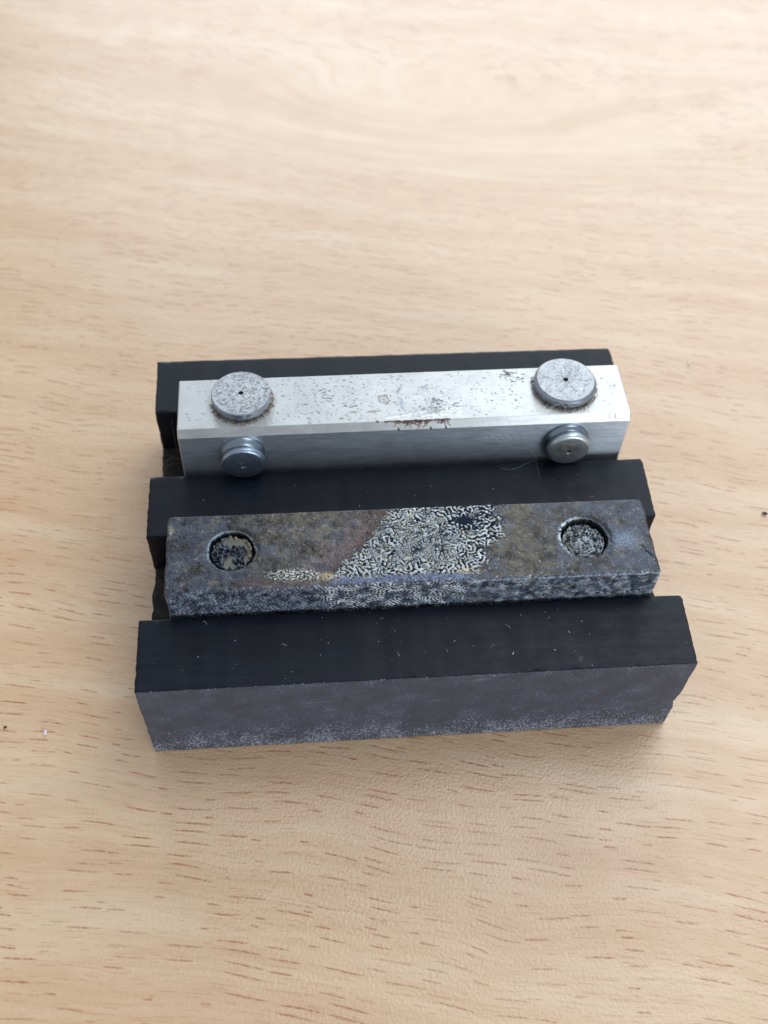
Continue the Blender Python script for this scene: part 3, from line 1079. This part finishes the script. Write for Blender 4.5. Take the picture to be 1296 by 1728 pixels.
# front face folds
mf = sstep(16.2, 17.0, SY + 0.25 * nB)
kf = sstep(7.0, 13.0, SX + 1.5 * nA)                       # fine folds on the left give way to long ones on the right
wf = warp(worms(shp, 0.66 * px, 202, n=6, width=0.38, ax=1.0, ay=0.9), 0.12)
tf = 0.02 + 0.22 * np.roll(nG, 777, 1)
ridge_a = sstep(-0.25, 0.25, wf + 0.1 - tf)
c1, r1 = creases(241, 1.05, 2.0, 0.115, -0.8, ax=1.5, ay=0.75)
c2_, r2 = creases(242, 0.9, 1.7, 0.10, -0.2, ax=1.4, ay=0.8)
cc = np.maximum(c1, c2_ * 0.9)
ridge_b = (1 - cc) * np.clip(0.70 + 0.30 * np.maximum(r1, r2) + 0.15 * nB + 0.12 * nA, 0, 1)
ridge_f = ridge_a * (1 - kf) + ridge_b * kf
con = np.clip(0.70 + 0.42 * np.roll(nG, 60, 1), 0.15, 1) * sstep(-19.5, -16.0, SX + 0.8 * nB) * (1 - 0.05 * kf) + 0.30 * (1 - sstep(-19.5, -16, SX + 0.8 * nB)) * np.clip(0.8 + 0.5 * nA, 0.2, 1.3)
lf = mix(np.zeros(shp + (3,)) + lin(226, 231, 238), lin(172, 180, 190), np.clip(kf + 0.3 * nB, 0, 1))
lf = mix(lf, lin(190, 182, 160), sstep(0.6, 1.6, nA) * 0.5)
wfr = mix(np.zeros(shp + (3,)) + lin(22, 30, 54), lf, ridge_f)
flat = (lin(74, 84, 104)[None, None] * (1 + 0.22 * nB + 0.22 * nC)[..., None]).clip(0.01, 1)
frontc = mix(flat, wfr, np.clip(con, 0, 1)) * np.clip(0.76 + 0.20 * np.roll(nG, 500, 1) + 0.10 * nA, 0.35, 1.2)[..., None]
col = mix(col, frontc, mf)
hm = hm * (1 - mf) + mf * (0.07 * ridge_f - 0.03) * np.clip(con + 0.2, 0, 1)
# worn bright lip along the edge at right
lip = np.exp(-((SY - 16.95) / 0.22) ** 2) * sstep(8, 14, SX) * np.clip(0.6 + 0.5 * nB, 0, 1)
col = mix(col, lin(150, 160, 178), lip * 0.8)
# pits at the left end and the gash at the right end
pt = np.exp(-(((SX + 41.3) / 2.2) ** 2 + ((SY - 5.0) / 2.4) ** 2)) * sstep(0.1, 0.9, nE + 0.4 * nC)
col = mix(col, lin(30, 33, 42), np.clip(pt, 0, 1))
hm -= 0.10 * np.clip(pt, 0, 1)
wh = np.exp(-(((SX + 44.2) / 0.5) ** 2 + ((SY - 3.2) / 1.3) ** 2)) * sstep(-0.2, 0.6, nE)
col = mix(col, lin(200, 196, 180), np.clip(wh, 0, 1) * 0.8)
gash = c2.zeros()
c2.path(gash, [(42.4, 10.9), (43.2, 12.2), (44.3, 13.6), (44.8, 15.2)], 0.28, 1.0)
gash *= np.clip(0.6 + 0.5 * nB, 0, 1)
col = mix(col, lin(28, 31, 40), gash * 0.9)
hm -= 0.15 * gash
pch = np.exp(-(((SX + 31.5) / 1.7) ** 2 + ((SY - 13.7) / 1.0) ** 2) ** 2)
col = mix(col, lin(52, 54, 70), np.clip(pch * (0.8 + 0.4 * nB), 0, 1) * 0.8)
pch = np.exp(-(((SX + 29) / 2.0) ** 2 + ((SY - 15.2) / 0.8) ** 2) ** 1.5)
col = mix(col, lin(86, 62, 66), np.clip(pch, 0, 1) * 0.6)
# pale oxide bloom right of the right hole
blm = np.exp(-(((SX - 40.0) / 2.6) ** 2 + ((SY - 9.5) / 1.9) ** 2)) * np.clip(0.6 + 0.6 * nC, 0, 1.3)
col = mix(col, lin(140, 156, 178), np.clip(blm, 0, 1) * 0.6)

# holes
HOLES = [(-32.86, 8.3, 4.2), (32.28, 8.6, 4.4)]
for k, (hx, hs, hr) in enumerate(HOLES):
    dx_, dy_ = SX - hx, SY - hs
    ang = np.arctan2(-dy_, dx_)
    rr = np.hypot(dx_, dy_) + 0.06 * nA + 0.025 * nB
    inside = 1 - sstep(hr - 0.28, hr + 0.02, rr)
    lipw = np.exp(-((rr - hr - 0.25) / (0.32 if k else 0.22)) ** 2)
    # a crusted pale lip on the left, a dark torn one on the right
    pale = np.clip(np.cos(ang - 2.6), 0, 1) ** (1.0 if k else 1.6)
    torn = np.clip(np.cos(ang - 0.6), 0, 1) ** 1.2
    col = mix(col, lin(196, 206, 214) if k else lin(150, 170, 190), np.clip(lipw * pale * (0.7 + 0.5 * nB), 0, 1) * 0.9)
    wide = np.exp(-((rr - hr - 0.45) / 0.55) ** 2) * torn
    col = mix(col, lin(34, 36, 44), np.clip(wide * (0.8 + 0.5 * nB), 0, 1) * 0.9)
    hm = hm - 0.25 * np.clip(wide, 0, 1) + 0.05 * lipw * pale
    col = mix(col, lin(16, 17, 20), (1 - sstep(hr - 0.02, hr + 0.14, rr)) * 0.95)  # shade inside the hole put into the colour as near-black
    hm = hm * (1 - inside) - 2.4 * inside
    metal *= 1 - inside
    rough = rough * (1 - inside) + 0.7 * inside
col = np.clip(col, 0.006, 0.85)
matte = np.clip(mask_t * (1 - ridge_t) + mf * (1 - ridge_f) * np.clip(con, 0, 1) + 0.4 * dark, 0, 1)   # soot-black creases do not shine
metal = metal * (1 - 0.9 * matte) * (1 - 0.5 * np.clip(mask_t + mf, 0, 1))
surf = np.stack([np.clip(rough + 0.25 * matte, 0.25, 0.9), np.clip(metal, 0, 1), 0.15 + 0.3 * matte], -1)

P, N, s, E = section([(W2, z2), (-W2, z2), (-W2, 0), (W2, 0)], [0.35, 0.45, 0.4, 0.4], [0.085, [(9.0, 0.085), (99, 2)], 3, 3])
s = s - 0.2
xs = end_xs(-L2, L2, 0.085, 0.45)
gx, gs = np.meshgrid(xs, s, indexing='ij')
hh = c2.sample(hm, gx, gs)
dend = np.minimum(gx + L2, L2 - gx)
hh += -0.08 * np.clip(1 - dend / 1.2, 0, 1) * (1 + 0.25 * c2.sample(nB, gx, gs))      # worn ends


def xo(co):
    w = wob1d(co[..., 2] * 1.3 + co[..., 1] * 1.9, 71, 3, 0.06)
    right = np.clip(1 - (L2 - co[..., 0]) / 3, 0, 1) * (-0.35 * np.clip((co[..., 1] + W2 - 1) / 16, -0.2, 1) * 0 + w)
    left = np.clip(1 - (co[..., 0] + L2) / 3, 0, 1) * w * 1.2
    cut = np.clip((1.0 - (W2 - co[..., 1])) / 1.0, 0, 1) * np.clip(1 - (L2 - co[..., 0]) / 2, 0, 1) * -0.5
    return right + left + cut


co, q, t, (nx, ns) = sweep(P, N, xs, 0.45, hh, xo)
link('bar', make_mesh('bar', co, q, t, attrs={'tint': with_caps(c2.sample(col, gx, gs)), 'surface': with_caps(c2.sample(surf, gx, gs))}), MAT_STEEL, steel)


def plug(k):
    hx, hs, hr = HOLES[k]
    R_ = hr - 0.5
    prof = [(0.05, 0, 0)] + [(r, 0, 0) for r in np.linspace(0.12, R_, 56)] + [(R_ - 0.02, -0.9, 0)]
    co, q, t = lathe(prof, 200)
    d = Canvas(-5, 5, -5, 5, 0.06)
    X, Y = d.X + 0 * d.Y, d.Y + 0 * d.X
    a, b, c = band(d.shape, 9, 40, 300 + k), band(d.shape, 14, 70, 310 + k), band(d.shape, 4, 14, 320 + k)
    rr, th = np.hypot(X, Y), np.arctan2(Y, X)
    if k == 0:
        base = (lin(108, 108, 102)[None, None] * (1 + 0.05 * b + 0.04 * c)[..., None])
        # black crust: a broad arm across the face and a foot to the lower right
        f = np.maximum.reduce([
            1.25 - np.hypot((X + 1.9) / 1.5, (Y - 0.5) / 1.9),
            1.25 - np.hypot((X - 0.7) / 2.0, (Y - 0.4) / 1.1),
            1.2 - np.hypot((X - 1.4) / 1.0, (Y + 1.7) / 1.5),
            1.2 - np.hypot((X + 2.4) / 1.0, (Y + 1.6) / 1.2)])
        m = sstep(0.05, 0.35, f + 0.14 * b + 0.06 * a)
        m = np.maximum(m, sstep(R_ - 0.55, R_ - 0.25, rr + 0.12 * a))
        crust = mix(np.zeros(d.shape + (3,)) + lin(26, 29, 38), np.zeros(d.shape + (3,)) + lin(96, 108, 128), sstep(0.3, 1.7, a * 0.7 + c * 0.4))
        T = mix(base, crust, m)
        tan = np.exp(-((rr - R_ + 0.35) / 0.3) ** 2) * np.clip(np.cos(th - 0.7), 0, 1) * sstep(-0.4, 0.6, a + 0.3)
        T = mix(T, lin(160, 146, 112), np.clip(tan, 0, 1) * 0.8)
        hgt = m * (0.35 + 0.20 * a + 0.03 * c)
        ro = 0.65 - 0.3 * m
    else:
        n = 200
        rays = band((64, 256), 4, 26, 330, ax=0.8, ay=0.3)
        u = ((th + math.pi) / (2 * math.pi) * 255).astype(int)
        v = np.clip(rr / 5 * 63, 0, 63).astype(int)
        ry = rays[v, u]
        lo = np.clip(0.5 - 0.28 * X / 3 + 0.25 * (-Y) / 3, 0, 1)
        g_ = np.clip(0.24 + 0.26 * ry + 0.34 * a + 0.05 * c + 0.50 * np.exp(-(((X - 0.3) / 1.5) ** 2 + ((Y + 1.0) / 1.5) ** 2)), 0, 1)
        T = mix(np.zeros(d.shape + (3,)) + lin(26, 28, 34), np.zeros(d.shape + (3,)) + lin(188, 196, 204), g_ ** 1.2)
        T = mix(T, lin(120, 112, 96), 0.35 * np.clip(sstep(0.5, -2.5, X) * (0.6 + 0.4 * a), 0, 1))
        hgt = 0.06 * ry + 0.12 * a + 0.02 * c + 0.3 * np.exp(-(rr / 2.4) ** 2)
        ro = 0.5 + 0 * rr
    T = np.clip(T, 0.006, 0.8)
    co[:, 2] += d.sample(hgt, co[:, 0], co[:, 1]) * (co[:, 2] > -0.5)
    S = np.stack([d.sample(ro, co[:, 0], co[:, 1]), np.full(len(co), 0.1), 0 * co[:, 0]], -1)
    o = link('plug', make_mesh('plug', co, q, t, attrs={'tint': d.sample(T, co[:, 0], co[:, 1]), 'surface': S}), MAT_PLUG, steel)
    o.location = ((hx - CX2) * MM, (W2 - hs) * MM, (z2 - (0.95 if k == 0 else 1.25)) * MM)
    o['label'] = 'left plug of pale filler under black crust' if k == 0 else 'right plug of crumbly grey white crystals'


plug(0)
plug(1)

# ------------------------------------------------------------------ grime, dust and crumbs
OCT = np.array([[1, 0, 0], [-1, 0, 0], [0, 1, 0], [0, -1, 0], [0, 0, 1], [0, 0, -1]], float)
OF = np.array([[0, 2, 4], [2, 1, 4], [1, 3, 4], [3, 0, 4], [2, 0, 5], [1, 2, 5], [3, 1, 5], [0, 3, 5]])


class Bits:
    def __init__(s, seed):
        s.r = np.random.default_rng(seed)
        s.co, s.tr, s.c, s.n = [], [], [], 0

    def grain(s, p, size, colour, flat=0.6):
        v = OCT * s.r.uniform(0.6, 1.3, (6, 1)) * size
        a = s.r.uniform(0, 6.28)
        R_ = np.array([[math.cos(a), -math.sin(a), 0], [math.sin(a), math.cos(a), 0], [0, 0, 1]])
        v = (v * [1, s.r.uniform(0.5, 1), flat]) @ R_.T + np.array(p) + [0, 0, size * flat * 0.5]
        s.co.append(v)
        s.tr.append(OF + s.n)
        s.c.append(np.tile(colour, (6, 1)))
        s.n += 6

    def fibre(s, pts, w, colour):
        pts = np.array(pts, float)
        t = np.gradient(pts, axis=0)
        t /= np.linalg.norm(t, axis=1)[:, None] + 1e-9
        up = np.array([0.1, 0.2, 1.0])
        n = np.cross(t, up)
        n /= np.linalg.norm(n, axis=1)[:, None] + 1e-9
        b = np.cross(n, t)
        ring_ = np.stack([pts + w * (n * math.cos(a) + b * math.sin(a)) for a in (0, 2.1, 4.2)], 1)
        m = len(pts)
        s.co.append(ring_.reshape(-1, 3))
        for i in range(m - 1):
            for k in range(3):
                a, b_, c_, d_ = i * 3 + k, i * 3 + (k + 1) % 3, (i + 1) * 3 + (k + 1) % 3, (i + 1) * 3 + k
                s.tr.append(np.array([[a, b_, c_], [a, c_, d_]]) + s.n)
        s.c.append(np.tile(colour, (m * 3, 1)))
        s.n += m * 3

    def curl(s, p, L, w, colour, lift=0.15, turn=3.0):
        a = s.r.uniform(0, 6.28)
        k = s.r.uniform(-turn, turn) / max(L, 0.1)
        pts = []
        q_ = np.array(p, float)
        n = 9
        for i in range(n):
            pts.append(q_ + [0, 0, w + lift * math.sin(math.pi * i / (n - 1))])
            a += k * L / n
            q_ = q_ + np.array([math.cos(a), math.sin(a), 0]) * L / n
        s.fibre(pts, w, colour)

    def build(s, name, parent=None):
        me = make_mesh(name, np.concatenate(s.co), np.zeros((0, 4)), np.concatenate(s.tr), smooth=False, attrs={'tint': np.concatenate(s.c)})
        return link(name, me, MAT_BITS, parent)


# grime gathered at the foot of the two discs (bar local)
B = Bits(5)
pal = [lin(58, 50, 44), lin(96, 80, 62), lin(150, 120, 84), lin(176, 150, 116), lin(38, 36, 36), lin(190, 178, 160)]
for (c, R_, lo, hi, n) in [(DL, 5.85, -3.0, 0.45, 520), (DR, 6.25, -3.7, 0.2, 480)]:
    for i in range(n):
        th = B.r.uniform(lo, hi)
        d_ = abs(B.r.normal(0, 0.33)) + 0.04
        if B.r.random() < 0.15:
            d_ += B.r.uniform(0, 0.9)
        p = (c[0] + (R_ + d_) * math.cos(th), c[1] + (R_ + d_) * math.sin(th), zt)
        if p[1] < TF + 0.05:
            continue
        B.grain(p, B.r.uniform(0.06, 0.17) if d_ < 0.6 else B.r.uniform(0.04, 0.09), pal[B.r.integers(len(pal))])
for i in range(26):
    c, R_ = (DL, 5.85) if i % 2 else (DR, 6.25)
    th = B.r.uniform(-2.6, 0.2)
    B.curl((c[0] + (R_ + 0.3) * math.cos(th), c[1] + (R_ + 0.3) * math.sin(th), zt), B.r.uniform(0.4, 1.1), 0.03, lin(196, 178, 150))
tag(B.build('grime', alu), kind='stuff')

# dust and lint lying on the holder and the bars
D = Bits(8)
white = lin(205, 208, 212)
for (y0, y1, n) in [(-79.2, -66.2, 60), (-46.2, -34, 26), (-9, -0.5, 16)]:
    for i in range(n):
        D.grain((D.r.uniform(-49, 49), D.r.uniform(y0, y1), H), abs(D.r.normal(0, 0.055)) + 0.035, white * D.r.uniform(0.3, 1.0), 0.35)
for i in range(16):
    D.curl((D.r.uniform(-48, 48), D.r.uniform(-78, -66.5) if i % 3 else D.r.uniform(-45, -36), H), D.r.uniform(0.4, 1.3), 0.025, white * 0.7)
for i in range(26):
    D.grain((-9.5 + D.r.normal(0, 2.2), -67.3 + D.r.normal(0, 0.8), H), D.r.uniform(0.03, 0.09), white * D.r.uniform(0.25, 0.8), 0.35)
for i in range(90):                      # dull scuffed crumbs on the middle rail
    D.grain((-13.4 + D.r.normal(0, 1.4), -38.6 + D.r.normal(0, 1.5), H), D.r.uniform(0.04, 0.12), lin(48, 56, 68), 0.4)
for i in range(46):                      # pale ring mark left on the front rail
    a = D.r.uniform(0, 6.28)
    D.grain((-45.9 + 0.95 * math.cos(a), -75.8 + 0.95 * math.sin(a), H), D.r.uniform(0.02, 0.05), lin(120, 128, 140), 0.2)
for i in range(50):                      # chalky dab near the right of the front rail
    D.grain((28.7 + D.r.normal(0, 0.35), -77.36 + D.r.normal(0, 0.35), H), D.r.uniform(0.05, 0.10), lin(120, 126, 134), 0.15)
D.grain((26, -79.0, H - 0.02), 0.12, lin(190, 190, 190), 0.3)
for (p, L) in [((16.8, -75.9, H), 0.5), ((27.9, -72.1, H), 0.6), ((24.7, -75.5, H), 0.4)]:
    D.curl(p, L, 0.06, lin(222, 222, 220), 0.05, 0.4)
for i in range(120):                     # dust caught along the front rail's upper edge
    D.grain((D.r.uniform(-49.5, 49.5), -79.52 + D.r.normal(0, 0.06), H - 0.06), abs(D.r.normal(0, 0.05)) + 0.03, white * D.r.uniform(0.2, 0.75), 0.4)
# a pale hair hanging before the right button and one across the right disc
D.fibre([(24.0, -30.9, 33.2), (24.6, -31.2, 31.4), (26.0, -31.7, 29.4), (27.4, -32.3, 27.6), (27.9, -33.2, 26.0), (28.1, -34.4, 25.1), (28.2, -36.4, 25.0)], 0.012, lin(170, 172, 172))
D.fibre([(20.8, -33.2, 25.0), (22.2, -34.0, 25.2), (24.0, -33.6, 25.1), (26.0, -32.6, 25.3), (27.6, -32.0, 25.4)], 0.012, lin(200, 204, 206))
D.fibre([(29.8, -28.3, 35.6), (30.3, -27.6, 36.6), (31.2, -27.4, 37.2), (32.3, -27.5, 37.4), (33.0, -27.9, 36.6), (33.1, -28.2, 35.6)], 0.03, lin(226, 226, 224))
D.fibre([(-46.6, -16.0, 24.0), (-46.7, -16.2, 19.0), (-46.5, -17.0, 14.6)], 0.03, lin(120, 108, 84))
D.fibre([(-49.3, -19.0, 13.5), (-47.8, -18.4, 14.4), (-45.8, -18.8, 14.0)], 0.03, lin(130, 116, 90))
D.fibre([(-49.0, -22.2, 13.4), (-48.7, -20.6, 13.9), (-47.8, -19.6, 13.6)], 0.03, lin(120, 108, 84))
for i in range(40):
    D.grain((D.r.uniform(-48.5, -45.5), -19.0 + D.r.normal(0, 0.7), 13.3), D.r.uniform(0.04, 0.1), lin(92, 82, 66) * D.r.uniform(0.5, 1.2), 0.4)
for i in range(60):
    D.grain((D.r.uniform(-48.8, -45.8), D.r.uniform(-62, -49), 14.1), D.r.uniform(0.04, 0.1), lin(86, 74, 60) * D.r.uniform(0.5, 1.1), 0.4)
tag(D.build('dust'), 'fine pale dust and lint scattered over the black rails and bars', 'dust', kind='stuff')

# tiny dark points scattered on the table
T_ = Bits(14)
for i in range(90):
    T_.grain((-28 + T_.r.normal(0, 9), -106 + T_.r.normal(0, 4.5), 0), abs(T_.r.normal(0, 0.04)) + 0.03, lin(96, 66, 44), 0.3)
for i in range(60):
    T_.grain((T_.r.uniform(-75, 70), T_.r.uniform(-128, 20), 0), abs(T_.r.normal(0, 0.05)) + 0.03, lin(90, 66, 50) if i % 3 else lin(236, 232, 226), 0.3)
for i in range(60):
    T_.grain((14 + T_.r.normal(0, 3), -89.5 + T_.r.normal(0, 1.6), 0), abs(T_.r.normal(0, 0.03)) + 0.02, lin(110, 82, 60), 0.3)
tag(T_.build('table_dust'), 'tiny dark and pale specks of dirt on the table', 'dust', kind='stuff')


def crumb(x, y, size, colour, label, seed, squash=0.6):
    r = np.random.default_rng(seed)
    v, f = [], []
    nt_, np_ = 12, 7
    for j in range(np_):
        ph = -math.pi / 2 + math.pi * (j + 0.5) / np_
        for i in range(nt_):
            th = 2 * math.pi * i / nt_
            k = size * r.uniform(0.7, 1.15) * (1 + 0.35 * math.cos(th * 2 + seed))
            v.append([k * math.cos(ph) * math.cos(th), k * math.cos(ph) * math.sin(th), k * squash * math.sin(ph)])
    v = np.array(v)
    v[:, 2] -= v[:, 2].min()
    for j in range(np_ - 1):
        for i in range(nt_):
            f.append([j * nt_ + i, j * nt_ + (i + 1) % nt_, (j + 1) * nt_ + (i + 1) % nt_, (j + 1) * nt_ + i])
    v = np.concatenate([v, [[0, 0, v[:, 2].max()]]])
    tr = [[(np_ - 1) * nt_ + i, (np_ - 1) * nt_ + (i + 1) % nt_, len(v) - 1] for i in range(nt_)]
    o = link('crumb', make_mesh('crumb', v, f, tr, smooth=False, attrs={'tint': np.tile(colour, (len(v), 1))}), MAT_BITS)
    o.location = (x * MM, y * MM, 0.00002)
    return tag(o, label, 'crumb', 'crumbs on the table')


crumb(-71.15, -74.5, 0.42, lin(222, 226, 240), 'white angular crumb on the table left of the front rail', 3)
crumb(-79.0, -72.9, 0.28, lin(44, 36, 30), 'tiny dark crumb at the left edge of the picture', 5)
crumb(85.2, -30.0, 0.50, lin(30, 26, 24), 'black crumb on the table at the right edge of the picture', 7)
crumb(79.7, 18.1, 0.55, lin(214, 208, 200), 'pale fluff crumb on the table beyond the right end of the silver bar', 11, 0.3)
